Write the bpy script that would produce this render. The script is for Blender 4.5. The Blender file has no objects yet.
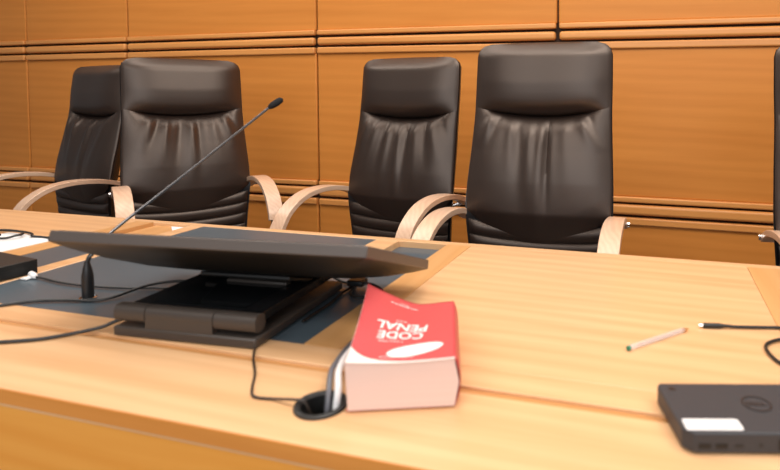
import bpy, bmesh, math, random
from mathutils import Vector, Matrix, Euler
R = math.radians
sc = bpy.context.scene
COL = sc.collection

# ------------------------------------------------------------------ helpers
def link(o):
    COL.objects.link(o)
    return o

def obj(name, bm, mats, parent=None, smooth=True, bevel=0.0, seg=2, sub=0, angle=35):
    me = bpy.data.meshes.new(name)
    bmesh.ops.recalc_face_normals(bm, faces=bm.faces)
    bm.to_mesh(me); bm.free()
    if not isinstance(mats, (list, tuple)):
        mats = [mats]
    for m in mats:
        me.materials.append(m)
    o = link(bpy.data.objects.new(name, me))
    if parent is not None:
        o.parent = parent
    if bevel:
        b = o.modifiers.new('bevel', 'BEVEL'); b.width = bevel; b.segments = seg
        b.limit_method = 'ANGLE'; b.angle_limit = R(30)
    if sub:
        s = o.modifiers.new('sub', 'SUBSURF'); s.levels = sub; s.render_levels = sub
    if smooth:
        for p in me.polygons:
            p.use_smooth = True
        if not sub:
            me.set_sharp_from_angle(angle=R(angle))
    return o

def tag(o, label, cat, group=None, kind=None):
    if label: o['label'] = label
    if cat: o['category'] = cat
    if group: o['group'] = group
    if kind: o['kind'] = kind
    return o

def thing(name, label, cat, loc=(0, 0, 0), rz=0.0, group=None):
    o = link(bpy.data.objects.new(name, None))
    o.empty_display_size = 0.05
    o.location = loc; o.rotation_euler = (0, 0, rz)
    return tag(o, label, cat, group)

def box(bm, x0, x1, y0, y1, z0, z1, mi=0):
    r = bmesh.ops.create_cube(bm, size=1)
    for v in r['verts']:
        v.co = Vector((x0 + (v.co.x + .5) * (x1 - x0), y0 + (v.co.y + .5) * (y1 - y0), z0 + (v.co.z + .5) * (z1 - z0)))
    fs = set(f for v in r['verts'] for f in v.link_faces)
    for f in fs: f.material_index = mi
    return r['verts']

def spline(pts, n=10, closed=False):
    P = [Vector(p) for p in pts]; out = []
    N = len(P)
    for i in range(N - 1):
        p0 = P[max(i - 1, 0)]; p1 = P[i]; p2 = P[i + 1]; p3 = P[min(i + 2, N - 1)]
        for k in range(n):
            t = k / n
            out.append(0.5 * ((2 * p1) + (-p0 + p2) * t + (2 * p0 - 5 * p1 + 4 * p2 - p3) * t * t + (-p0 + 3 * p1 - 3 * p2 + p3) * t ** 3))
    out.append(P[-1])
    return out

def tube(bm, pts, rad, seg=10, mi=0, cap=True):
    """round bar through pts; rad a number or a list"""
    n = len(pts); rings = []
    up = None
    for i, p in enumerate(pts):
        t = (pts[min(i + 1, n - 1)] - pts[max(i - 1, 0)]).normalized()
        if up is None:
            up = Vector((0, 0, 1)) if abs(t.z) < .9 else Vector((1, 0, 0))
        a = t.cross(up)
        if a.length < 1e-5: a = t.orthogonal()
        a.normalize(); b = a.cross(t).normalized(); up = b
        r = rad[i] if isinstance(rad, (list, tuple)) else rad
        rings.append([bm.verts.new(p + (a * math.cos(2 * math.pi * k / seg) + b * math.sin(2 * math.pi * k / seg)) * r) for k in range(seg)])
    for i in range(n - 1):
        for k in range(seg):
            f = bm.faces.new((rings[i][k], rings[i][(k + 1) % seg], rings[i + 1][(k + 1) % seg], rings[i + 1][k])); f.material_index = mi
    if cap:
        for rg in (rings[0], rings[-1]):
            f = bm.faces.new(rg); f.material_index = mi

def lathe(bm, prof, seg=32, c=(0, 0, 0), mi=0):
    """prof: list of (r,z)"""
    rings = []
    for r, z in prof:
        if r < 1e-6:
            rings.append([bm.verts.new((c[0], c[1], c[2] + z))])
        else:
            rings.append([bm.verts.new((c[0] + r * math.cos(2 * math.pi * k / seg), c[1] + r * math.sin(2 * math.pi * k / seg), c[2] + z)) for k in range(seg)])
    for a, b in zip(rings[:-1], rings[1:]):
        for k in range(seg):
            k2 = (k + 1) % seg
            vs = [a[k % len(a)], a[k2 % len(a)], b[k2 % len(b)], b[k % len(b)]]
            vs = list(dict.fromkeys(vs))
            if len(vs) > 2:
                f = bm.faces.new(vs); f.material_index = mi

def cyl(bm, p0, p1, r, seg=16, mi=0):
    tube(bm, [Vector(p0), Vector(p1)], r, seg, mi)

def interp(tab, x):
    if x <= tab[0][0]: return tab[0][1]
    for (a, b), (c, d) in zip(tab[:-1], tab[1:]):
        if x <= c:
            t = (x - a) / (c - a); t = t * t * (3 - 2 * t) if False else t
            return b + (d - b) * t
    return tab[-1][1]

# ------------------------------------------------------------------ materials
def mat(name, col, rough=.5, metal=0.0, coat=0.0, spec=.5, bump=0.0, bscale=200.0):
    m = bpy.data.materials.new(name); m.use_nodes = True
    nt = m.node_tree; b = nt.nodes['Principled BSDF']
    b.inputs['Base Color'].default_value = (*col, 1); b.inputs['Roughness'].default_value = rough
    b.inputs['Metallic'].default_value = metal; b.inputs['Coat Weight'].default_value = coat
    b.inputs['Specular IOR Level'].default_value = spec
    tc = nt.nodes.new('ShaderNodeTexCoord'); nz = nt.nodes.new('ShaderNodeTexNoise')
    nz.inputs['Scale'].default_value = bscale; nz.inputs['Detail'].default_value = 3
    nt.links.new(tc.outputs['Object'], nz.inputs['Vector'])
    mr = nt.nodes.new('ShaderNodeMapRange')
    mr.inputs['To Min'].default_value = max(rough - .05, .02); mr.inputs['To Max'].default_value = min(rough + .05, 1)
    nt.links.new(nz.outputs['Fac'], mr.inputs['Value']); nt.links.new(mr.outputs['Result'], b.inputs['Roughness'])
    if bump:
        bp = nt.nodes.new('ShaderNodeBump'); bp.inputs['Strength'].default_value = bump; bp.inputs['Distance'].default_value = .001
        nt.links.new(nz.outputs['Fac'], bp.inputs['Height']); nt.links.new(bp.outputs['Normal'], b.inputs['Normal'])
    return m

def wood(name, dark, light, axis='X', scale=1.0, rough=.35, coat=.1, contrast=1.0, spec=.5):
    """veneer: long grain streaks along one axis, with faint cathedral waves and fine pores"""
    m = bpy.data.materials.new(name); m.use_nodes = True
    nt = m.node_tree; N = nt.nodes; L = nt.links; b = N['Principled BSDF']
    tc = N.new('ShaderNodeTexCoord')
    def mapped(long, cross):
        mp = N.new('ShaderNodeMapping')
        s = [cross * scale] * 3; s['XYZ'.index(axis)] = long * scale
        mp.inputs['Scale'].default_value = s
        L.new(tc.outputs['Object'], mp.inputs['Vector']); return mp
    n1 = N.new('ShaderNodeTexNoise'); n1.inputs['Scale'].default_value = 1; n1.inputs['Detail'].default_value = 5; n1.inputs['Distortion'].default_value = .6
    L.new(mapped(1.1, 9).outputs[0], n1.inputs['Vector'])
    n2 = N.new('ShaderNodeTexNoise'); n2.inputs['Scale'].default_value = 1; n2.inputs['Detail'].default_value = 3
    L.new(mapped(5, 130).outputs[0], n2.inputs['Vector'])
    w = N.new('ShaderNodeTexWave'); w.wave_type = 'BANDS'; w.bands_direction = 'DIAGONAL'
    w.inputs['Scale'].default_value = .8; w.inputs['Distortion'].default_value = 5; w.inputs['Detail'].default_value = 2; w.inputs['Detail Scale'].default_value = 1.2
    L.new(mapped(.7, 14).outputs[0], w.inputs['Vector'])
    def mul(sock, k):
        q = N.new('ShaderNodeMath'); q.operation = 'MULTIPLY'; q.inputs[1].default_value = k; L.new(sock, q.inputs[0]); return q.outputs[0]
    def add(a, c):
        q = N.new('ShaderNodeMath'); q.operation = 'ADD'; L.new(a, q.inputs[0]); L.new(c, q.inputs[1]); return q.outputs[0]
    s = add(add(mul(n1.outputs['Fac'], .62), mul(n2.outputs['Fac'], .20)), mul(w.outputs['Fac'], .18))
    cr = N.new('ShaderNodeValToRGB')
    h = .22 / contrast
    cr.color_ramp.elements[0].position = max(0, .5 - h); cr.color_ramp.elements[0].color = (*dark, 1)
    cr.color_ramp.elements[1].position = min(1, .5 + h); cr.color_ramp.elements[1].color = (*light, 1)
    L.new(s, cr.inputs['Fac']); L.new(cr.outputs['Color'], b.inputs['Base Color'])
    b.inputs['Specular IOR Level'].default_value = spec
    b.inputs['Roughness'].default_value = rough; b.inputs['Coat Weight'].default_value = coat; b.inputs['Coat Roughness'].default_value = .3
    bp = N.new('ShaderNodeBump'); bp.inputs['Strength'].default_value = .06; bp.inputs['Distance'].default_value = .001
    L.new(n2.outputs['Fac'], bp.inputs['Height']); L.new(bp.outputs['Normal'], b.inputs['Normal'])
    return m

M = {}
M['wall'] = wood('wall_veneer', (.60, .215, .039), (.71, .277, .057), 'X', 1.0, .45, 0, .8, .25)
M['lip'] = wood('wall_edging', (.68, .28, .075), (.78, .35, .10), 'X', 1.0, .36, .1, 1, .4)
M['desk'] = wood('desk_veneer', (.65, .37, .178), (.77, .478, .256), 'X', 1.3, .34, .15, 1.2)
M['deskband'] = wood('desk_crossband', (.58, .30, .11), (.68, .38, .16), 'Y', 1.3, .34, .15)
M['deskedge'] = wood('desk_edging', (.64, .24, .045), (.74, .30, .065), 'X', 1.3, .45, 0, 1, .3)
M['seam'] = wood('desk_seam', (.50, .235, .075), (.60, .30, .11), 'X', 1.3, .4, .1)
M['apron'] = wood('desk_front_veneer', (.80, .32, .050), (.88, .40, .08), 'X', 1.3, .45, 0, 1, .25)
M['arm'] = wood('bentwood', (.62, .39, .26), (.74, .52, .37), 'Y', 3, .3, .25)
M['dark'] = mat('dark_gap', (.035, .014, .005), .8)
M['leather'] = mat('dark_brown_leather', (.020, .0125, .010), .42, 0, 0, .90, .2, 260)
M['leather'].node_tree.nodes['Principled BSDF'].inputs['Specular Tint'].default_value = (1, .84, .74, 1)
M['shell'] = mat('black_shell', (.012, .012, .013), .35)
M['chrome'] = mat('chrome', (.8, .8, .8), .12, 1)
M['steel'] = mat('brushed_steel', (.32, .32, .33), .3, 1)
M['stem'] = mat('dark_steel', (.20, .20, .21), .3, 1, bscale=8)
M['blackmetal'] = mat('black_metal', (.02, .018, .016), .4)
M['inlay'] = mat('slate_blue_leatherette', (.072, .100, .124), .30, 0, 0, .5, .15, 900)
M['plastic'] = mat('charcoal_plastic', (.054, .044, .038), .42, 0, 0, .5, .05, 600)
M['bezel'] = mat('warm_grey_plastic', (.088, .072, .064), .45, 0, 0, .5, .05, 600)
M['gloss'] = mat('glossy_black', (.008, .008, .009), .22)
M['screen'] = mat('dark_glass', (.006, .007, .008), .08)
M['back'] = mat('dark_grey_plastic', (.008, .0075, .007), .45, 0, 0, .5, .05, 600)
M['dock'] = mat('dock_grey_plastic', (.042, .043, .049), .5, 0, 0, .4, .08, 900)
M['port'] = mat('port_black', (.006, .006, .006), .5)
M['logo'] = mat('logo_grey', (.018, .018, .019), .3)
M['label'] = mat('silver_sticker', (.80, .80, .82), .45)
M['cable'] = mat('black_cable', (.012, .012, .012), .45)
M['cablebrown'] = mat('dark_thin_cable', (.03, .02, .015), .45)
M['cablegrey'] = mat('grey_cable', (.14, .14, .16), .4)
M['white'] = mat('white_plastic', (.85, .85, .86), .35)
M['paper'] = mat('white_paper', (.82, .82, .83), .7)
M['red'] = mat('red_cover', (.58, .075, .082), .45, 0, .05)
M['cover_white'] = mat('cover_white', (.86, .80, .76), .4)
M['pages'] = mat('cream_pages', (.80, .56, .45), .75, 0, 0, .2)
M['sticker'] = mat('sticker_white', (.88, .86, .86), .4)
M['ink'] = mat('white_print', (.90, .85, .84), .5)
M['foam'] = mat('mic_foam', (.012, .012, .013), .8, 0, 0, .3, .6, 900)
M['floor'] = mat('grey_carpet', (.16, .15, .15), .9, 0, 0, .2, .4, 300)
M['ceil'] = mat('white_ceiling', (.75, .74, .72), .8)
M['green'] = mat('green_plug', (.03, .22, .13), .4)
M['brass'] = mat('brass_tip', (.75, .42, .16), .3, .7)
M['inkblack'] = mat('pen_ink', (.36, .24, .20), .4)
g = mat('clear_plastic', (1, 1, 1), .06)
g.node_tree.nodes['Principled BSDF'].inputs['Transmission Weight'].default_value = .92
g.node_tree.nodes['Principled BSDF'].inputs['IOR'].default_value = 1.3
g.node_tree.nodes['Principled BSDF'].inputs['Transmission Weight'].default_value = 0
g.node_tree.nodes['Principled BSDF'].inputs['Base Color'].default_value = (.74, .75, .80, 1)
g.node_tree.nodes['Principled BSDF'].inputs['Alpha'].default_value = .30
M['clear'] = g
# pages: fine stripes of the page edges
nt = M['pages'].node_tree; pb = nt.nodes['Principled BSDF']
tc = nt.nodes.new('ShaderNodeTexCoord'); mp = nt.nodes.new('ShaderNodeMapping'); mp.inputs['Scale'].default_value = (3, 3, 900)
nz = nt.nodes.new('ShaderNodeTexNoise'); nz.inputs['Scale'].default_value = 1
cr = nt.nodes.new('ShaderNodeValToRGB'); cr.color_ramp.elements[0].color = (.76, .54, .47, 1); cr.color_ramp.elements[1].color = (.86, .67, .61, 1)
nt.links.new(tc.outputs['Object'], mp.inputs['Vector']); nt.links.new(mp.outputs[0], nz.inputs['Vector'])
nt.links.new(nz.outputs['Fac'], cr.inputs['Fac']); nt.links.new(cr.outputs['Color'], pb.inputs['Base Color'])

# ------------------------------------------------------------------ room
W = 2.80
def struct(o):
    o['kind'] = 'structure'; return o
bm = bmesh.new(); box(bm, -7, 4, -2.5, W + .15, -.05, 0); struct(obj('floor', bm, M['floor'], smooth=False))
bm = bmesh.new(); box(bm, -7, 4, -2.5, W + .15, 3.0, 3.05); struct(obj('ceiling', bm, M['ceil'], smooth=False))
bm = bmesh.new(); box(bm, -7, 4, W, W + .12, 0, 3.0); wall = struct(obj('wall_back', bm, M['dark'], smooth=False))

def dz(x):                                # the panelling hangs a touch lower towards its right end
    return -.006 * max(0, x + 1.85)
def bar(bm, x0, x1, y0, y1, z0, z1, mi=0):
    for v in box(bm, x0, x1, y0, y1, z0, z1, mi):
        v.co.z += dz(v.co.x)
joints = [-6.3, -5.4, -4.052, -3.196, -1.852, -.49, .88, 2.25, 3.6]
for i, (a, b) in enumerate(zip(joints[:-1], joints[1:])):
    a += .0042; b -= .0042
    for zlo, zhi, lo, hi in ((1.465, 2.95, True, False), (.622, 1.397, True, True), (.0, .549, False, True)):
        bm = bmesh.new()
        bar(bm, a, b, W - .022, W - .001, zlo + (.026 if lo else 0), zhi - (.034 if hi else 0), 0)
        if lo: bar(bm, a + .004, b - .004, W - .036, W - .001, zlo, zlo + .028, 1)
        if hi: bar(bm, a + .004, b - .004, W - .036, W - .001, zhi - .036, zhi, 1)
        obj('wall_panel', bm, [M['wall'], M['lip']], wall, bevel=.0075, seg=4)
    for zlo, zhi in ((1.409, 1.452), (.562, .612)):
        bm = bmesh.new()
        bar(bm, a + .005, b - .005, W - .038, W - .001, zlo, zhi, 0)
        obj('batten', bm, [M['lip']], wall, bevel=.014, seg=5)

# ------------------------------------------------------------------ desk
D = .74
desk = thing('desk', 'long pale beech desk with dark inlaid panels in front of the chairs', 'desk', (-.8, .95, 0))
DO = Vector((.8, -.95, 0))               # everything below is drawn in room coordinates
def dobj(name, bm, m, **k):
    bmesh.ops.translate(bm, verts=bm.verts, vec=DO)
    return obj(name, bm, m, desk, **k)
X0, X1 = -3.1, 1.55
T = .020
GX, GY, GR = -.398, .596, .0275
bm = bmesh.new()                          # front board with the cable hole
FY0, FY1 = .521, .672
box(bm, X0, GX - .05, FY0, FY1, D - T, D); box(bm, GX + .05, X1, FY0, FY1, D - T, D)
box(bm, GX - .05, GX + .05, FY0, GY - .05, D - T, D); box(bm, GX - .05, GX + .05, GY + .05, FY1, D - T, D)
seg = 48
def sq(t):
    c, s = math.cos(t), math.sin(t); k = .05 / max(abs(c), abs(s)); return GX + c * k, GY + s * k
for z, top in ((D, True),):
    ti = [bm.verts.new((GX + GR * math.cos(2 * math.pi * k / seg), GY + GR * math.sin(2 * math.pi * k / seg), D)) for k in range(seg)]
    to = [bm.verts.new((*sq(2 * math.pi * k / seg), D)) for k in range(seg)]
    bi = [bm.verts.new((v.co.x, v.co.y, D - T)) for v in ti]
    for k in range(seg):
        k2 = (k + 1) % seg
        bm.faces.new((ti[k], ti[k2], to[k2], to[k])); bm.faces.new((ti[k2], ti[k], bi[k], bi[k2]))
dobj('front_board', bm, M['desk'], smooth=False)
bm = bmesh.new(); box(bm, X0, X1, .672, .690, D - T, D - .005)
dobj('seam_strip', bm, M['seam'], smooth=False)
YB0, YB1, YE = .742, 1.352, 1.378
bm = bmesh.new()
box(bm, X0, X1, .690, YB0, D - T, D)
box(bm, X0, X1, YB1, YE, D - T, D)
box(bm, X0, -1.54, YB0, YB1, D - T, D)
box(bm, -1.335, -1.290, YB0, YB1, D - T, D)
box(bm, -.726, -.660, YB0, YB1, D - T, D)
box(bm, -.461, .192, YB0, YB1, D - T, D)
box(bm, 1.02, X1, YB0, YB1, D - T, D)
dobj('desktop', bm, M['desk'], bevel=.0012, seg=1)
for a, b in ((-1.54, -1.475), (-.524, -.461), (.192, .262), (.955, 1.02)):
    bm = bmesh.new(); box(bm, a, b, YB0, YB1, D - T, D + .0004)
    dobj('crossband', bm, M['deskband'], smooth=False)
for a, b in ((-1.290, -.726), (.40, .83)):
    bm = bmesh.new(); box(bm, a, b, YB0, YB1, D - T, D - .001)
    dobj('writing_inlay', bm, M['inlay'], smooth=False)
for a, b, y1, wd in ((-1.475, -1.335, 1.20, True), (-.660, -.524, 1.255, False), (.262, .40, 1.255, False), (.83, .955, 1.255, False)):
    bm = bmesh.new(); box(bm, a, b, YB0, y1, D - .004, D - .001)
    dobj('side_inlay', bm, M['inlay'], smooth=False)
    bm = bmesh.new(); box(bm, a, b, YB0, YB1, D - T - .004, D - T + .004)
    if wd: box(bm, a + .012, b, y1, YB1, D - T + .004, D - .008)
    dobj('tray_floor', bm, M['deskband'] if wd else M['inlay'], smooth=False)
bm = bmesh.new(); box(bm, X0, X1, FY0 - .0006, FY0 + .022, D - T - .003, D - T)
dobj('edge_highlight', bm, M['desk'], smooth=False)  # highlight along the lower edge, put in as a thin strip of paler veneer
bm = bmesh.new(); box(bm, X0, X1, FY0 - .0012, FY0, D - T, D - .0008)
dobj('edge_strip', bm, M['deskedge'], smooth=False)
bm = bmesh.new(); box(bm, X0, X1, FY0 + .001, FY0 + .024, .02, D - T - .003)
dobj('front_panel', bm, M['apron'], bevel=.002)
for x in (X0 + .01, -.02 + X1 - .01, -.9):
    bm = bmesh.new(); box(bm, x, x + .025, FY0 + .03, YE - .12, 0, D - T - .006)
    dobj('leg_panel', bm, M['apron'], smooth=False)
bm = bmesh.new()
lathe(bm, [(GR - .004, -.045), (GR - .004, .001), (GR - .002, .0035), (GR + .002, .0042), (GR + .0045, .003), (GR + .0052, .0003), (GR, .0002), (GR - .0005, -.045)], 48, (GX, GY, D))
lathe(bm, [(0, -.044), (GR - .001, -.044)], 48, (GX, GY, D))
dobj('cable_grommet', bm, M['cable'])

# ------------------------------------------------------------------ chairs
FOLDS = {   # (place on the crease, place lower down, width, height, length) of each fold in the leather
    11: [(.13, .13, .028, -.013, .62), (.04, .02, .055, .011, .85), (-.13, -.08, .06, .010, .75), (-.30, -.24, .06, -.006, .6), (-.42, -.38, .05, .006, .4),
         (-.70, -.84, .05, .009, .30), (-.58, -.74, .04, -.006, .3), (.56, .76, .05, .009, .30), (.68, .88, .04, -.006, .28), (.36, .42, .06, .005, .5)],
    5: [(.10, .12, .045, -.012, .60), (-.02, 0, .05, .010, .7), (-.22, -.30, .045, .010, .6), (-.33, -.42, .035, -.007, .5), (-.48, -.62, .045, .009, .5), (-.66, -.82, .05, .008, .35),
        (.28, .34, .05, .010, .55), (.42, .54, .04, -.010, .45), (.56, .72, .05, .010, .40), (.72, .9, .04, -.006, .3)],
    8: [(-.08, -.20, .07, -.013, .62), (.08, .06, .05, .011, .6), (.20, .20, .04, -.007, .5), (-.30, -.42, .05, .012, .45), (-.42, -.62, .04, -.008, .4), (-.56, -.74, .06, .010, .35),
        (.42, .50, .06, .006, .5), (.60, .78, .05, .009, .35), (.72, .9, .04, -.006, .3)],
}
def fold_fn(seed):
    rnd = random.Random(seed)
    folds = list(FOLDS.get(seed, []))
    for k in range(0 if folds else 8):
        u = -.74 + 1.48 * k / 7 + rnd.uniform(-.09, .09)
        mid = abs(u) < .32
        folds.append((u, u * rnd.uniform(.35, .75) + rnd.uniform(-.10, .10), rnd.uniform(.035, .085), rnd.choice((1, 1, -.9)) * rnd.uniform(.006, .013) * (1.2 if mid else .9), rnd.uniform(.35, .6) + (.25 if mid else 0)))
    def f(u, v):                             # v: 0 at the foot, 1 at the crease
        d = 0
        for u0, u1, w, a, ln in folds:
            t = (1 - v) / ln
            if t > 1.25: continue
            uc = u0 + (u1 - u0) * t
            fade = max(0, 1 - t / 1.25) * min(1, t / .22)
            d += a * fade * math.exp(-((u - uc) / (w * (1 + .8 * t))) ** 2)
        return d
    return f
HW = [(.40, .214), (.60, .226), (.68, .233), (.75, .238), (.82, .237), (.90, .233), (1.00, .228), (1.06, .226), (1.15, .226), (1.30, .224)]
PY = [(.40, -.080), (.55, -.090), (.66, -.099), (.74, -.101), (.84, -.080), (.94, -.054), (1.04, -.033), (1.14, -.018), (1.30, 0.0)]
def crease(u): return 1.046 + .033 * abs(u) ** 2.2
def foot(u): return .632 + .105 * abs(u) ** 2.2

def pad(bm, zlo, zhi, front, thick, rt, rb, nu=44, nv=34, ends=(1, 1), wscale=1.0):
    """upholstered slab: zlo(u), zhi(u) its lower and upper edge, front(u,v) how far its face stands out"""
    ring_n = nu
    rows = []
    for j in range(nv + 1):
        v = j / nv
        # rounding of the upper and lower ends
        e0 = math.sqrt(max(0, 1 - max(0, 1 - v / rb) ** 2)) if rb else 1
        e1 = math.sqrt(max(0, 1 - max(0, 1 - (1 - v) / rt) ** 2)) if rt else 1
        e = max(.03, min(e0, e1))
        E0, E1 = e0, e1
        row_f, row_b = [], []
        for i in range(nu + 1):
            s = -1 + 2 * i / nu
            u = math.sin(s * math.pi / 2) * .35 + s * .65
            z = zlo(u) + (zhi(u) - zlo(u)) * v
            hw = interp(HW, z) * wscale
            k = min(1, max(0, (abs(u) - .50) / .38)) ** 1.4
            q0 = E0 if ends[0] else E0 + (1 - E0) * k
            q1 = E1 if ends[1] else E1 + (1 - E1) * k
            e = max(.03, min(q0, q1))
            sx = 1 - ends[1] * .21 * (1 - E1) - ends[0] * .05 * (1 - E0)
            x = u * hw * sx
            side = max(0, 1 - abs(u) ** 7) ** .5
            yb = interp(PY, z)
            dish = .018 * (1 - u * u)            # the back is hollow across
            yf = yb + dish - (front(u, v)) * (.25 + .75 * side) * e - .004
            yk = yb + dish + thick * side * e
            row_f.append(bm.verts.new((x, yf, z))); row_b.append(bm.verts.new((x, yk, z)))
        rows.append((row_f, row_b))
    for (f0, b0), (f1, b1) in zip(rows[:-1], rows[1:]):
        for i in range(nu):
            bm.faces.new((f0[i], f0[i + 1], f1[i + 1], f1[i])); bm.faces.new((b0[i + 1], b0[i], b1[i], b1[i + 1]))
        bm.faces.new((f0[0], f1[0], b1[0], b0[0])); bm.faces.new((f0[-1], b0[-1], b1[-1], f1[-1]))
    f0, b0 = rows[0]; f1, b1 = rows[-1]
    for i in range(nu):
        bm.faces.new((f0[i + 1], f0[i], b0[i], b0[i + 1])); bm.faces.new((f1[i], f1[i + 1], b1[i + 1], b1[i]))

shared = {}
def share(name, make, mats, parent, **k):
    """the first time builds the part, later links a copy of it"""
    if name not in shared:
        bm = bmesh.new(); make(bm)
        shared[name] = obj(name.split('/')[0], bm, mats, parent, **k); return shared[name]
    o = shared[name].copy(); link(o); o.parent = parent; return o

BACK0 = .28                                   # local y of the top of the backrest
def sh(bm): bmesh.ops.translate(bm, verts=bm.verts, vec=(0, BACK0, 0))
def hp(t):                                    # headrest profile: upright face that curls under at the crease
    a = min(1, t / .22); a = math.sin(a * math.pi / 2) * (.72 + .28 * min(1, t / .55))
    return a * (math.sqrt(max(0, 1 - ((t - .55) / .47) ** 2)) if t > .55 else 1)
def mk_head(bm):
    pad(bm, crease, lambda u: 1.292 - .004 * u * u, lambda u, v: .016 + .046 * hp(1 - v) * (1 - abs(u) ** 3.5), .030, .20, .20, 44, 30, (0, 1)); sh(bm)
def mk_lumbar(bm):
    pad(bm, lambda u: .42, lambda u: .69 + .02 * u * u, lambda u, v: .004 + .012 * abs(math.sin(v * math.pi * 6)) ** .6, .03, .05, .05, 30, 72, (0, 0), .97); sh(bm)
def mk_shell(bm):
    pad(bm, lambda u: .44, lambda u: 1.288, lambda u, v: -.006, .048, .05, .06, 30, 40, (1, 1), 1.012); sh(bm)
def mk_seat(bm):
    n = 28; rows = []
    for j in range(n + 1):
        a = 2 * math.pi * 0
    # cushion as a rounded slab
    vs = box(bm, -.245, .245, -.30, .20, .43, .52)
    bmesh.ops.subdivide_edges(bm, edges=bm.edges[:], cuts=6, use_grid_fill=True)
    for v in bm.verts:
        x, y, z = v.co
        if z > .51: v.co.z += .02 * (1 - (x / .245) ** 2) - (.03 if y < -.25 else 0)
def arm_path():
    return spline([(0, .262, .722), (0, .20, .752), (0, .12, .772), (0, .02, .779), (0, -.07, .764), (0, -.140, .724), (0, -.180, .672), (0, -.192, .640)], 8)
def mk_arm(bm, s):
    P = arm_path(); n = len(P); rings = []
    for i, p in enumerate(P):
        t = (P[min(i + 1, n - 1)] - P[max(i - 1, 0)]).normalized()
        nn = Vector((0, -t.z, t.y)); nn = nn if nn.z > 0 or t.z < -.5 else -nn
        nn = Vector((1, 0, 0)).cross(t); nn = -nn if nn.z < -.01 else nn
        q = i / (n - 1)
        hw = .020 + .008 * min(1, q * 2.2); th = .0095
        if i < 3: th *= .75 + .08 * i
        bend = 0
        c = Vector((s * (.258 + bend), p.y, p.z))
        rings.append([bm.verts.new(c + Vector((1, 0, 0)) * a * hw + nn * b * th) for a, b in ((-1, -1), (1, -1), (1, 1), (-1, 1))])
    for a, b in zip(rings[:-1], rings[1:]):
        for k in range(4):
            bm.faces.new((a[k], a[(k + 1) % 4], b[(k + 1) % 4], b[k]))
    bm.faces.new(rings[0]); bm.faces.new(rings[-1])
def mk_rod(bm, s):
    for dx in (-.013, .013):
        tube(bm, spline([(s * .258 + dx, -.189, .646), (s * .258 + dx, -.180, .56), (s * .252 + dx, -.14, .47), (s * .22 + dx, -.09, .425), (s * .08 + dx, -.06, .418)], 6), .0065, 8)
def mk_bolt(bm, s):
    cyl(bm, (s * .205, .222, .715), (s * .248, .250, .728), .008, 12)
    cyl(bm, (s * .250, .246, .734), (s * .286, .246, .734), .006, 12)
    cyl(bm, (s * .278, .246, .734), (s * .287, .246, .734), .0095, 14)
def mk_base(bm):
    for k in range(5):
        a = 2 * math.pi * k / 5 + .3
        tube(bm, [Vector((.03 * math.cos(a), .03 * math.sin(a), .115)), Vector((.18 * math.cos(a), .18 * math.sin(a), .10)), Vector((.31 * math.cos(a), .31 * math.sin(a), .075))], [.03, .024, .017], 10)
    lathe(bm, [(0, .15), (.04, .15), (.045, .08), (0, .08)], 20)
def mk_column(bm):
    lathe(bm, [(0, .44), (.11, .44), (.11, .405), (.028, .40), (.028, .27), (.036, .265), (.036, .13), (0, .13)], 24)
def mk_caster(k):
    def f(bm):
        a = 2 * math.pi * k / 5 + .3; c = Vector((.31 * math.cos(a), .31 * math.sin(a), .029)); t = Vector((-math.sin(a), math.cos(a), 0))
        for s in (-1, 1):
            cyl(bm, c + t * s * .008, c + t * s * .026, .029, 18)
        cyl(bm, c + Vector((0, 0, .0)), c + Vector((0, 0, .05)), .008, 10)
    return f
def chair(top, rz, seed, label, lift=0.0, arms=0.0, inset=0.0):
    c, s = math.cos(rz), math.sin(rz)
    loc = (top[0] + s * BACK0, top[1] - c * BACK0, 0)
    t = thing('office_chair', label, 'chair', loc, rz, 'high-backed leather armchairs behind the desk')
    f = fold_fn(seed)
    bm = bmesh.new()
    pad(bm, foot, crease, lambda u, v: .016 + .040 * math.sin(math.pi * (.10 + .88 * (1 - v) ** .8)) ** .9 * (1 - u ** 4) + f(u, v), .028, .14, .26, 90, 64, (.6, 0)); sh(bm)
    obj('backrest', bm, M['leather'], t)
    share('headrest', mk_head, M['leather'], t)
    share('lumbar_pad', mk_lumbar, M['leather'], t)
    share('back_shell', mk_shell, M['shell'], t)
    share('seat', mk_seat, M['leather'], t, sub=1)
    for sd in (-1, 1):
        a = share('armrest/%d' % sd, lambda bm: mk_arm(bm, sd), M['arm'], t, bevel=.004, seg=3)
        if 'label' not in a: a['label'] = 'pale bent wood armrest'
        share('armrest_strut/%d' % sd, lambda bm: mk_rod(bm, sd), M['blackmetal'], t)
        share('bolt/%d' % sd, lambda bm: mk_bolt(bm, sd), M['chrome'], t)
    share('star_base', mk_base, M['chrome'], t)
    share('column', mk_column, M['blackmetal'], t)
    for k in range(5):
        share('caster/%d' % k, mk_caster(k), M['shell'], t)
    for ch in t.children:                     # the gas lift is set a little differently on every chair
        if not ch.name.startswith(('star_base', 'caster')): ch.location.z = lift + (arms if ch.name.startswith(('armrest', 'bolt')) else 0)
        if inset and ch.name.startswith(('armrest', 'bolt')): ch.location.x = -inset if max(v.co.x for v in ch.data.vertices) > 0 else inset
    return t
chair((-.373, 1.849), R(-1), 11, 'dark leather armchair with the largest and nearest full backrest, right of the red book', .010, -.026)
chair((-.966, 2.100), R(-8), 5, 'dark leather armchair in the middle, its backrest between the microphone tip and the nearest chair', -.012)
chair((-1.985, 1.985), R(53), 8, 'dark leather armchair turned towards the right, behind the microphone and the monitor', -.006, 0.0, .010)
chair((-2.578, 2.100), R(-12), 21, 'leftmost dark leather armchair, half hidden behind the chair turned to the right', -.020)
chair((.547, 1.835), R(3), 31, 'dark leather armchair cut off by the right edge of the photo', -.008, -.016, .02)

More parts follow.
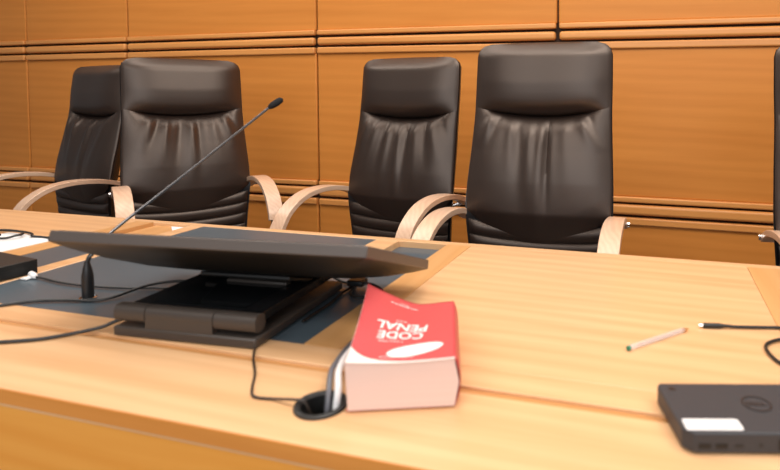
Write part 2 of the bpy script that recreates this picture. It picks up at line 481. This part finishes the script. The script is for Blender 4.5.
# ------------------------------------------------------------------ monitor
a = Vector((-.944, .673, .906)); b = Vector((-.406, .730, .904)); c = Vector((-.435, 1.018, .801))
ux = (b - a).normalized(); uy = (c - b); uy = (uy - ux * uy.dot(ux)).normalized(); uz = ux.cross(uy)
MW, MH = .541, .320
mloc = a + ux * MW / 2 + uy * MH / 2
mon = thing('monitor', 'dark touchscreen monitor tipped flat with its screen facing the chairs', 'monitor', (-.70, .82, D))
def mon_pt(x, y, z):                          # panel coordinates: x along the top edge, y towards the chairs, z out of the screen
    p = mloc + ux * x + uy * y + uz * z
    return p - Vector((-.70, .82, D))
def place(bm):
    for v in bm.verts: v.co = mon_pt(*v.co)
bm = bmesh.new()
box(bm, -MW / 2, MW / 2, -MH / 2, MH / 2, -.018, 0)
place(bm); obj('bezel', bm, M['bezel'], mon, bevel=.002)
bm = bmesh.new()
box(bm, -MW / 2 + .008, MW / 2 - .008, -MH / 2 + .008, MH / 2 - .008, 0, .0008)
place(bm); obj('screen', bm, M['screen'], mon, smooth=False)
bm = bmesh.new()                              # bulging back cover
prof = [(0, -.018), (.018, -.026), (.05, -.037), (.09, -.045), (.125, -.047)]
rings = []
for ins, z in prof:
    x, y = MW / 2 - .002 - ins * 1.25, MH / 2 - .002 - ins
    rings.append([bm.verts.new(p) for p in ((-x, -y, z), (x, -y, z), (x, y, z), (-x, y, z))])
for p, q in zip(rings[:-1], rings[1:]):
    for k in range(4): bm.faces.new((p[k], p[(k + 1) % 4], q[(k + 1) % 4], q[k]))
bm.faces.new(rings[-1]); bm.faces.new(rings[0])
place(bm); obj('back_cover', bm, M['back'], mon, angle=25)
bm = bmesh.new()
box(bm, -.085, .085, -.03, .085, -.056, -.0475)
place(bm); obj('mount_block', bm, M['back'], mon, bevel=.003)
# stand: base plate, folding arm plate with hinge barrels at both ends
SO = Vector((-.708, .704, D)); sr = R(4)
def stand(bm):
    bmesh.ops.rotate(bm, verts=bm.verts, cent=(0, 0, 0), matrix=Matrix.Rotation(sr, 3, 'Z'))
    bmesh.ops.translate(bm, verts=bm.verts, vec=SO - Vector((-.70, .82, D)))
HWD = .127
bm = bmesh.new(); box(bm, -HWD, HWD, -.010, .265, .0008, .0165)
stand(bm); obj('base_plate', bm, M['plastic'], mon, bevel=.003)
bm = bmesh.new(); box(bm, -HWD + .010, HWD - .010, .006, .25, .028, .046)
stand(bm); obj('arm_plate', bm, M['gloss'], mon, bevel=.003)
bm = bmesh.new(); box(bm, -HWD + .045, HWD - .045, .025, .19, .046, .0468)
stand(bm); obj('arm_recess', bm, M['screen'], mon, smooth=False)
def barrel(x0, x1, y, z, r, name, foot_=False):
    bm = bmesh.new()
    n = 20; prev = None
    P0 = []
    for k in range(n):
        t = 2 * math.pi * k / n
        dy, dz_ = math.cos(t), math.sin(t)
        ex = (abs(dy) ** .7) * (1 if dy > 0 else -1) * r * .95, (abs(dz_) ** .7) * (1 if dz_ > 0 else -1) * r
        P0.append((y + ex[0], z + ex[1]))
    A = [bm.verts.new((x0, *p)) for p in P0]; B = [bm.verts.new((x1, *p)) for p in P0]
    for k in range(n): bm.faces.new((A[k], A[(k + 1) % n], B[(k + 1) % n], B[k]))
    bm.faces.new(A); bm.faces.new(B)
    if foot_: box(bm, x0, x1, y - r * .93, y + r * .8, .0160, z)
    stand(bm); return obj(name, bm, M['plastic'], mon)
x1_, x2_ = -HWD + .058, HWD - .074
barrel(-HWD + .001, x1_ - .0008, .004, .036, .0135, 'hinge_barrel')
barrel(x1_ + .0008, x2_ - .0008, .004, .036, .0135, 'hinge_barrel', True)
barrel(x2_ + .0008, HWD - .001, .004, .036, .0135, 'hinge_barrel')
bm = bmesh.new(); box(bm, -.082, .042, .140, .158, .0525, .0615)
stand(bm); obj('mount_bracket', bm, M['plastic'], mon, bevel=.002)
bm = bmesh.new(); box(bm, -.034, .086, .136, .152, .0462, .0522)
stand(bm); obj('mount_bracket', bm, M['plastic'], mon, bevel=.002)

# ------------------------------------------------------------------ microphone
mic = thing('gooseneck_microphone', 'slim gooseneck microphone rising from the dark inlay at left, its tip against the turned chair', 'microphone', (-1.038, .805, D))
bm = bmesh.new(); lathe(bm, [(0, .0002), (.0145, .0002), (.0145, .002), (.0125, .0025), (.0125, .0002)], 24)
obj('mounting_ring', bm, M['chrome'], mic)
bm = bmesh.new(); lathe(bm, [(0, .001), (.0100, .001), (.0102, .03), (.0098, .043), (.0075, .056), (.0050, .066), (.0042, .071), (0, .071)], 24)
obj('connector_sleeve', bm, M['shell'], mic)
tip = Vector((.174, .303, .357))
st = Vector((.0005, .0215, .092))
bm = bmesh.new(); tube(bm, spline([(0, 0, .066), (-.0005, .005, .077), (-.0017, .0143, .084), st], 6), .0040, 10)
obj('flexible_neck', bm, M['shell'], mic)
bm = bmesh.new(); tube(bm, spline([st, Vector((.0124, .0457, .120)), st.lerp(tip, .5) + Vector((0, 0, .003)), tip], 8), .0029, 10)
obj('stem', bm, M['stem'], mic)
d = Vector((.30, .35, .30)).normalized()
bm = bmesh.new(); tube(bm, [tip - d * .004, tip + d * .001, tip + d * .006, tip + d * .020, tip + d * .030, tip + d * .034], [.0035, .006, .0075, .0082, .0068, .0025], 16)
obj('capsule', bm, M['foam'], mic)

# ------------------------------------------------------------------ book
BY = math.atan2(.358, .934)
BW, BL, BZ = .131, .198, .0615
book = thing('book', 'thick red paperback law book with cream page edges lying beside the cable hole', 'book', (-.3590, .588, D + .0006), BY)
def top_z(x, y):
    u = x / BW; v = y / BL
    z = BZ - .003 * math.sin(math.pi * u) * (1 - v) + .001
    z += v * v * (.030 * max(0, 1 - u / .62) ** 1.6 - .002 * u)
    z -= .004 * v * math.exp(-((u - .62) / .25) ** 2)
    return z
bm = bmesh.new()                               # page block
nx, ny = 24, 20
def gridsurf(bm, f, nx, ny, mi=0):
    vs = [[bm.verts.new(f(i / nx, j / ny)) for i in range(nx + 1)] for j in range(ny + 1)]
    for j in range(ny):
        for i in range(nx):
            q = bm.faces.new((vs[j][i], vs[j][i + 1], vs[j + 1][i + 1], vs[j + 1][i])); q.material_index = mi
    return vs
def border(vs):
    return vs[0][:] + [r[-1] for r in vs[1:]] + vs[-1][-2::-1] + [r[0] for r in vs[-2:0:-1]]
px = lambda u: .002 + u * (BW - .0028)
py = lambda v: .0015 + v * (BL - .003)
T_ = gridsurf(bm, lambda u, v: (px(u) - .003 * (1 - u), py(v), top_z(px(u), py(v)) - .0012), nx, ny)
B_ = gridsurf(bm, lambda u, v: (px(u), py(v), .0022), nx, ny)
tb, bb = border(T_), border(B_)
mid = []
for p, q in zip(tb, bb):
    m_ = p.co.lerp(q.co, .5)
    if p.co.x > BW - .012: m_.x += .0055
    mid.append(bm.verts.new(m_))
n = len(tb)
for k in range(n):
    k2 = (k + 1) % n
    bm.faces.new((tb[k], tb[k2], mid[k2], mid[k])); bm.faces.new((mid[k], mid[k2], bb[k2], bb[k]))
obj('page_block', bm, M['pages'], book)
wave = [(0, .21), (.05, .15), (.12, .095), (.2, .058), (.3, .032), (.5, .016), (1, .012)]
bm = bmesh.new()                               # flexible cover: front, rounded spine on the right, back
CT = .0010
def front(u, v): x, y = u * BW, v * BL; return x, y, top_z(x, y)
def redp(u, t): w = interp(wave, u); return front(u, w + (1 - w) * t)
def whitep(u, t): w = interp(wave, u); return front(u, w * t)
gridsurf(bm, redp, 40, 30, 0); gridsurf(bm, whitep, 40, 8, 1)
def spine(t, v):
    z1 = top_z(BW, v * BL); z = z1 + (0.0012 - z1) * t
    return BW + .0068 * math.sin(math.pi * t) ** .8, (v + .02 * t * (1 - v)) * BL, z
gridsurf(bm, spine, 14, 20, 0)
gridsurf(bm, lambda u, v: (u * BW, (.02 + .98 * v) * BL, .0012), 10, 10, 0)
bmesh.ops.remove_doubles(bm, verts=bm.verts, dist=1e-5)
cov = obj('cover', bm, [M['red'], M['cover_white']], book, angle=50)
so = cov.modifiers.new('thick', 'SOLIDIFY'); so.thickness = .0008; so.offset = -1

def text_mesh(s, cx_, cy_, w, h, name, m, parent, ang=0, surf=None, lift=.0009, upside=True, bold=.02, depth=.0):
    cu = bpy.data.curves.new(name, 'FONT'); cu.body = s; cu.align_x = 'CENTER'; cu.align_y = 'CENTER'; cu.offset = bold; cu.resolution_u = 3
    to = bpy.data.objects.new(name, cu); link(to)
    bpy.context.view_layer.update()
    me = bpy.data.meshes.new_from_object(to.evaluated_get(bpy.context.evaluated_depsgraph_get()))
    bpy.data.objects.remove(to)
    xs = [v.co.x for v in me.vertices]; ys = [v.co.y for v in me.vertices]
    sx = w / (max(xs) - min(xs)); sy = h / (max(ys) - min(ys)); mx = (max(xs) + min(xs)) / 2; my = (max(ys) + min(ys)) / 2
    ca, sa = math.cos(ang), math.sin(ang)
    for v in me.vertices:
        x, y = (v.co.x - mx) * sx, (v.co.y - my) * sy
        x, y = x * ca - y * sa, x * sa + y * ca
        x += cx_; y += cy_
        v.co = (x, y, (surf(x, y) if surf else 0) + lift)
    me.materials.clear(); me.materials.append(m)
    o = link(bpy.data.objects.new(name, me)); o.parent = parent
    return o
UP = math.pi
sl = lambda x: 0
text_mesh('CODE', .0590, .0745, .060, .0215, 'title_lettering', M['ink'], book, UP - .03, top_z, bold=.018)
text_mesh('PENAL', .0585, .1010, .070, .0225, 'title_lettering', M['ink'], book, UP - .10, top_z, bold=.018)
def small_print(cx_, cy_, w, h, ang, name='small_print', seed=1):
    rnd = random.Random(seed); bm = bmesh.new(); x = -w / 2; ca, sa = math.cos(ang), math.sin(ang)
    while x < w / 2:                           # illegible here: a row of tiny strokes
        l = rnd.uniform(.0012, .0026)
        q = []
        for ax, ay in ((x, -h / 2), (x + l, -h / 2), (x + l, h / 2), (x, h / 2)):
            X_, Y_ = ax * ca - ay * sa + cx_, ax * sa + ay * ca + cy_
            q.append(bm.verts.new((X_, Y_, top_z(X_, Y_) + .0009)))
        bm.faces.new(q); x += l + rnd.choice((.0005, .0005, .0006, .0016))
    obj(name, bm, M['ink'], book, smooth=False)
small_print(.0565, .1195, .014, .0020, -.1, seed=2)
small_print(.0570, .1715, .040, .0026, -.16, seed=3)
small_print(.0575, .1775, .014, .0018, -.16, seed=4)
small_print(.0480, .0565, .032, .0018, -.03, seed=5)
small_print(.0585, .0125, .040, .0020, -.02, seed=6)
bm = bmesh.new()
ang = math.atan2(.0228, .0696)
ctr = bm.verts.new((.0812, .0310, top_z(.0812, .0310) + .0011)); ring = []
for k in range(48):
    t = 2 * math.pi * k / 48; x, y = .0365 * math.cos(t), .0150 * math.sin(t)
    x, y = x * math.cos(ang) - y * math.sin(ang) + .0812, x * math.sin(ang) + y * math.cos(ang) + .0310
    ring.append(bm.verts.new((x, y, top_z(x, y) + .0011)))
for k in range(48): bm.faces.new((ctr, ring[k], ring[(k + 1) % 48]))
st_ = obj('oval_sticker', bm, M['sticker'], book); st_['label'] = 'white oval sticker on the red cover'

# ------------------------------------------------------------------ dock
dk = thing('docking_station', 'flat charcoal docking station with a silver sticker at the right front', 'docking station', (.030, .616, D + .0006), R(15))
DWd, DDp, DHt = .212, .105, .0235
bm = bmesh.new()
pts = [(.010, 0), (DWd - .010, 0), (DWd, .010), (DWd, DDp - .006), (DWd - .006, DDp), (.000, DDp), (-.004, DDp - .006), (-.001, .010)]
lo = [bm.verts.new((x, y, .0012)) for x, y in pts]; hi = [bm.verts.new((x, y, DHt)) for x, y in pts]
bm.faces.new(hi); bm.faces.new(lo)
for k in range(len(pts)):
    k2 = (k + 1) % len(pts); bm.faces.new((lo[k], lo[k2], hi[k2], hi[k]))
obj('housing', bm, M['dock'], dk, bevel=.0022, seg=3)
bm = bmesh.new(); box(bm, .02, DWd - .02, .012, DDp - .012, 0, .0014); obj('rubber_foot', bm, M['port'], dk, smooth=False)
def port(x0, x1, z0, z1, name, m=M['port']):
    bm = bmesh.new(); box(bm, x0, x1, -.0004, .002, z0, z1); return obj(name, bm, m, dk, smooth=False)
port(.0140, .0270, .0065, .0120, 'usb_port'); port(.0320, .0450, .0065, .0120, 'usb_port')
port(.0525, .0615, .0080, .0112, 'usb_c_port', M['cable'])
bm = bmesh.new(); cyl(bm, (.0800, -.0004, .0105), (.0800, .002, .0105), .0018, 14); obj('indicator_light', bm, M['cable'], dk)
bm = bmesh.new(); box(bm, .0985, .1265, -.0005, .002, .0055, .0165); obj('port_label', bm, M['port'], dk, smooth=False)
bm = bmesh.new()
q = [(.0040, .0045), (.0620, .0045), (.0645, .0065), (.0645, .0235), (.0620, .0255), (.0050, .0255), (.0034, .0240), (.0030, .0060)]
vs = [bm.verts.new((x, y, DHt + .0005)) for x, y in q]; bm.faces.new(vs)
o = obj('sticker', bm, M['label'], dk, smooth=False); o['label'] = 'plain silver sticker'
bm = bmesh.new(); LX, LY = .1000, .0575
lathe(bm, [(.0146, .0001), (.0146, .0007), (.0166, .0007), (.0166, .0001)], 48, (LX, LY, DHt))
obj('logo_ring', bm, M['logo'], dk)
text_mesh('D', LX - .0088, LY, .0058, .0078, 'logo_lettering', M['logo'], dk, 0, None, DHt + .0006, bold=.02)
text_mesh('E', LX - .0026, LY - .0004, .0052, .0074, 'logo_lettering', M['logo'], dk, R(38), None, DHt + .0006, bold=.02)
text_mesh('L', LX + .0038, LY, .0047, .0078, 'logo_lettering', M['logo'], dk, 0, None, DHt + .0006, bold=.02)
text_mesh('L', LX + .0090, LY, .0047, .0078, 'logo_lettering', M['logo'], dk, 0, None, DHt + .0006, bold=.02)
bm = bmesh.new(); lathe(bm, [(0, .0006), (.0040, .0006), (.0045, .0001)], 24, (.0115, .0900, DHt)); obj('power_button', bm, M['logo'], dk)

# ------------------------------------------------------------------ small things on the desk
def cable(name, label, pts, r, m, cat='cable', extra=None, group=None, n=8):
    base = Vector((pts[0][0], pts[0][1], D))
    bm = bmesh.new(); tube(bm, spline([Vector(p) - base for p in pts], n), r, 8)
    if extra:
        t = thing(name, label, cat, base, 0, group)
        obj('cord', bm, m, t); extra(t, base); return t
    o = obj(name, bm, m); o.location = base
    return tag(o, label, cat, group)
z = D + .0034
def usb_end(t, base):
    bm = bmesh.new(); p = Vector((.066, .969, D + .0045)) - base; q = Vector((.116, .980, D + .0045)) - base; e = (q - p).normalized()
    tube(bm, [p + e * .006, p + e * .007, p + e * .032, p + e * .040, q], [.0030, .0043, .0043, .0030, .0022], 12); obj('plug', bm, M['shell'], t)
    bm = bmesh.new(); cyl(bm, p - e * .0005, p + e * .0065, .0022, 10); o = obj('metal_tip', bm, M['chrome'], t); o['label'] = 'shiny metal plug tip'
cable('usb_cable', 'black cable with a metal tipped plug beside the clear pen at right',
      [(.112, .9795, D + .0045), (.125, .982, z), (.194, .998, z), (.27, 1.015, z), (.335, .995, z), (.33, .955, z), (.255, .957, z + .004), (.195, .952, z + .001), (.163, .928, z), (.158, .897, z), (.172, .858, z), (.22, .815, z), (.30, .79, z)], .0026, M['cable'], extra=usb_end)
pen = thing('pen', 'clear plastic ballpoint pen with a green end lying on the bare desk', 'pen', (-.042, .851, D), math.atan2(.952 - .851, .048 + .042))
PL = .136
bm = bmesh.new(); tube(bm, [Vector((.003, 0, .0042)), Vector((PL - .016, 0, .0042)), Vector((PL - .010, 0, .0042))], [.0041, .0041, .003], 6); obj('barrel', bm, M['clear'], pen)
bm = bmesh.new(); tube(bm, [Vector((.02, 0, .0042)), Vector((PL - .012, 0, .0042))], .0006, 8); obj('ink_tube', bm, M['inkblack'], pen)
bm = bmesh.new(); tube(bm, [Vector((-.001, 0, .0042)), Vector((.004, 0, .0042))], .0034, 12); o = obj('end_plug', bm, M['green'], pen); o['label'] = 'green end plug'
bm = bmesh.new(); tube(bm, [Vector((PL - .012, 0, .0042)), Vector((PL - .007, 0, .0042)), Vector((PL, 0, .0038))], [.003, .0024, .0006], 10); obj('writing_tip', bm, M['brass'], pen)

cable('monitor_cable', 'thin dark cable running from the monitor base down into the cable hole',
      [(-.582, .703, D + .0022), (-.562, .676, D + .0022), (-.530, .640, D + .002), (-.508, .608, D + .002), (-.490, .589, D + .002), (-.462, .590, D + .0025), (-.440, .588, D + .0062), (-.429, .588, D + .0072), (-.418, .590, D + .0055), (-.410, .592, D - .012), (-.408, .594, D - .035)], .0017, M['cablebrown'])
cable('grey_cable', 'dark grey cable rising from the cable hole along the red book',
      [(-.3905, .594, D - .040), (-.391, .599, D - .006), (-.395, .609, D + .012), (-.4115, .640, D + .020), (-.4265, .6815, D + .016), (-.442, .728, D + .009), (-.450, .765, D + .0052), (-.464, .81, D + .0045), (-.49, .86, D + .0045), (-.515, .93, D + .0045)], .0036, M['cablegrey'])
cable('white_cable', 'white cable rising from the cable hole against the red book',
      [(-.3795, .597, D - .040), (-.3800, .6005, D - .006), (-.3825, .610, D + .016), (-.398, .636, D + .023), (-.4145, .6755, D + .020), (-.431, .7265, D + .012), (-.440, .765, D + .0058), (-.452, .81, D + .0050), (-.47, .85, D + .0048)], .0044, M['white'])
cable('power_cable', 'black cable running from the left edge into the monitor base',
      [(-1.10, .55, z), (-1.024, .594, z), (-.974, .615, z), (-.926, .640, z), (-.890, .673, D + .0045), (-.864, .690, D + .009), (-.849, .700, D + .0155), (-.839, .705, D + .0190)], .0029, M['cable'])
cable('looping_cable', 'black cable snaking over the dark inlay in front of the microphone base',
      [(-1.30, .62, z), (-1.175, .698, z), (-1.146, .724, z), (-1.112, .757, z), (-1.063, .776, z), (-.993, .800, z), (-.967, .868, z + .0065), (-.935, .905, z + .006), (-.90, .93, z), (-.86, .95, z)], .0028, M['cable'])
def plug_end(t, base):
    bm = bmesh.new(); p = Vector((-1.283, .872, D + .006)) - base; q = Vector((-1.252, .860, D + .005)) - base
    tube(bm, [p, p.lerp(q, .15), p.lerp(q, .8), q], [.004, .0062, .0062, .0035], 10); o = obj('plug', bm, M['white'], t); o['label'] = 'white plug'
    bm = bmesh.new(); box(bm, p.x + .006, p.x + .022, p.y - .024, p.y - .008, -.0055 + .006 - .0004, .004); o = obj('clip', bm, M['white'], t, bevel=.001); o['label'] = 'white clip'
cable('plugged_cable', 'black cable with a white plug coming out of the flat black box',
      [(-1.256, .8615, D + .0045), (-1.237, .862, z), (-1.165, .850, z), (-1.08, .850, z), (-1.00, .862, z), (-.94, .880, z), (-.88, .89, z), (-.845, .90, z)], .0022, M['cable'], extra=plug_end)
def coil_pts():
    P = []
    for k in range(31):
        t = 2 * math.pi * k / 15.5 - .5
        s = 1.0 - .0175 * k
        P.append((-1.725 + .108 * s * math.cos(t), 1.098 + .048 * s * math.sin(t), z + .0022 + .0022 * (k / 34) + (.004 if k > 15 else 0)))
    return [(-1.52, 1.10, z + .0012), (-1.555, 1.112, z + .0015), (-1.60, 1.118, z)] + P[2:]
cable('coiled_cable', 'black cable coiled in loops on the white paper at left', coil_pts(), .0030, M['cable'], n=5)
cable('hanging_cable', 'black cable looping on the desk under the far right corner of the monitor',
      [(-.650, 1.02, D + .008), (-.625, 1.012, z), (-.590, .995, z), (-.585, .945, z), (-.577, .900, z), (-.576, .850, z), (-.574, .81, z)], .0027, M['cable'])
def plug_b(t, base):
    bm = bmesh.new(); box(bm, *(v for v in (-.590 - base.x, -.556 - base.x, .974 - base.y, 1.000 - base.y, .008, .020))); obj('plug', bm, M['shell'], t, bevel=.003)
cable('plug_cable', 'black cable with a block plug behind the far end of the red book',
      [(-.556, .985, D + .014), (-.535, .985, D + .012), (-.512, .975, z + .002), (-.515, .955, z), (-.545, .935, z), (-.568, .952, z), (-.582, .990, z), (-.60, 1.03, z)], .0027, M['cable'], extra=plug_b)

bx = thing('device_box', 'flat black box cut off by the left edge of the photo', 'box', (-1.290, .892, D), R(-8))
bm = bmesh.new(); box(bm, -.26, 0, -.20, 0, .001, .031); obj('housing', bm, M['back'], bx, bevel=.0015)
bm = bmesh.new(); box(bm, -.0005, .0006, -.10, -.03, .007, .019); obj('port', bm, M['port'], bx, smooth=False)

bm = bmesh.new(); box(bm, -.105, .105, -.1485, .1485, .0002, .0012)
o = obj('paper_sheet', bm, M['paper'], smooth=False); o.location = (-1.655, .985, D + .0002); o.rotation_euler = (0, 0, R(-3))
tag(o, 'white sheet of paper under the coiled cable at left', 'paper')
bm = bmesh.new()
zt = D - .0076
vs = [bm.verts.new(p) for p in ((-1.404, 1.348, zt), (-1.345, 1.349, zt), (-1.342, 1.292, zt))]
ext = bmesh.ops.extrude_face_region(bm, geom=[bm.faces.new(vs)])
bmesh.ops.translate(bm, verts=[v for v in ext['geom'] if isinstance(v, bmesh.types.BMVert)], vec=(0, 0, .0006))
bmesh.ops.translate(bm, verts=bm.verts, vec=(1.38, -1.3, -zt))
o = obj('paper_slip', bm, M['paper'], smooth=False); o.location = (-1.38, 1.3, zt)
tag(o, 'small white slip of paper in the open wooden tray behind the monitor', 'paper')

# ------------------------------------------------------------------ light
def area(name, loc, sx, sy, power, col, rot=(0, 0, 0)):
    l = bpy.data.lights.new(name, 'AREA'); l.shape = 'RECTANGLE'; l.size = sx; l.size_y = sy; l.energy = power; l.color = col
    o = link(bpy.data.objects.new(name, l)); o.location = loc; o.rotation_euler = rot
    return o
warm = (1.0, .93, .85)
area('ceiling_lamp', (.2, .9, 2.95), 1.8, 1.0, 40, warm)
area('ceiling_lamp', (-3.0, 1.5, 2.95), 1.8, 1.0, 26, warm)
area('ceiling_lamp', (-1.2, 1.9, 2.95), 1.8, 1.0, 20, warm)
area('ceiling_lamp', (1.8, .4, 2.95), 1.8, 1.0, 32, warm)
area('ceiling_lamp', (-1.0, -1.2, 2.95), 2.4, .8, 38, warm)
area('front_fill', (.4, -2.7, 2.1), 4.2, 1.3, 58, (.94, .97, 1.0), (R(64), 0, R(8)))  # soft fill added behind the camera, no window is known there
w = bpy.data.worlds.new('world'); sc.world = w; w.use_nodes = True
w.node_tree.nodes['Background'].inputs['Color'].default_value = (.80, .80, .82, 1); w.node_tree.nodes['Background'].inputs['Strength'].default_value = .20

# ------------------------------------------------------------------ camera
F, CX, CY = 565.0, 502.0, 120.0
cam = bpy.data.cameras.new('camera'); co = link(bpy.data.objects.new('camera', cam)); sc.camera = co
cam.sensor_width = 36; cam.sensor_fit = 'HORIZONTAL'; cam.lens = F / 780 * 36
cam.shift_x = (390 - CX) / 780; cam.shift_y = (CY - 235) / 780
co.location = (0, 0, 1.12)
pitch = math.atan((CY - 97) / F)
co.rotation_euler = (R(90) - pitch, 0, R(15.611))
cam.clip_start = .02
cam.dof.use_dof = True; cam.dof.focus_distance = 1.95; cam.dof.aperture_fstop = 3.8
vs_ = sc.view_settings
vs_.view_transform = 'Standard'; vs_.look = 'None'; vs_.exposure = .20; vs_.gamma = 1; vs_.use_curve_mapping = False
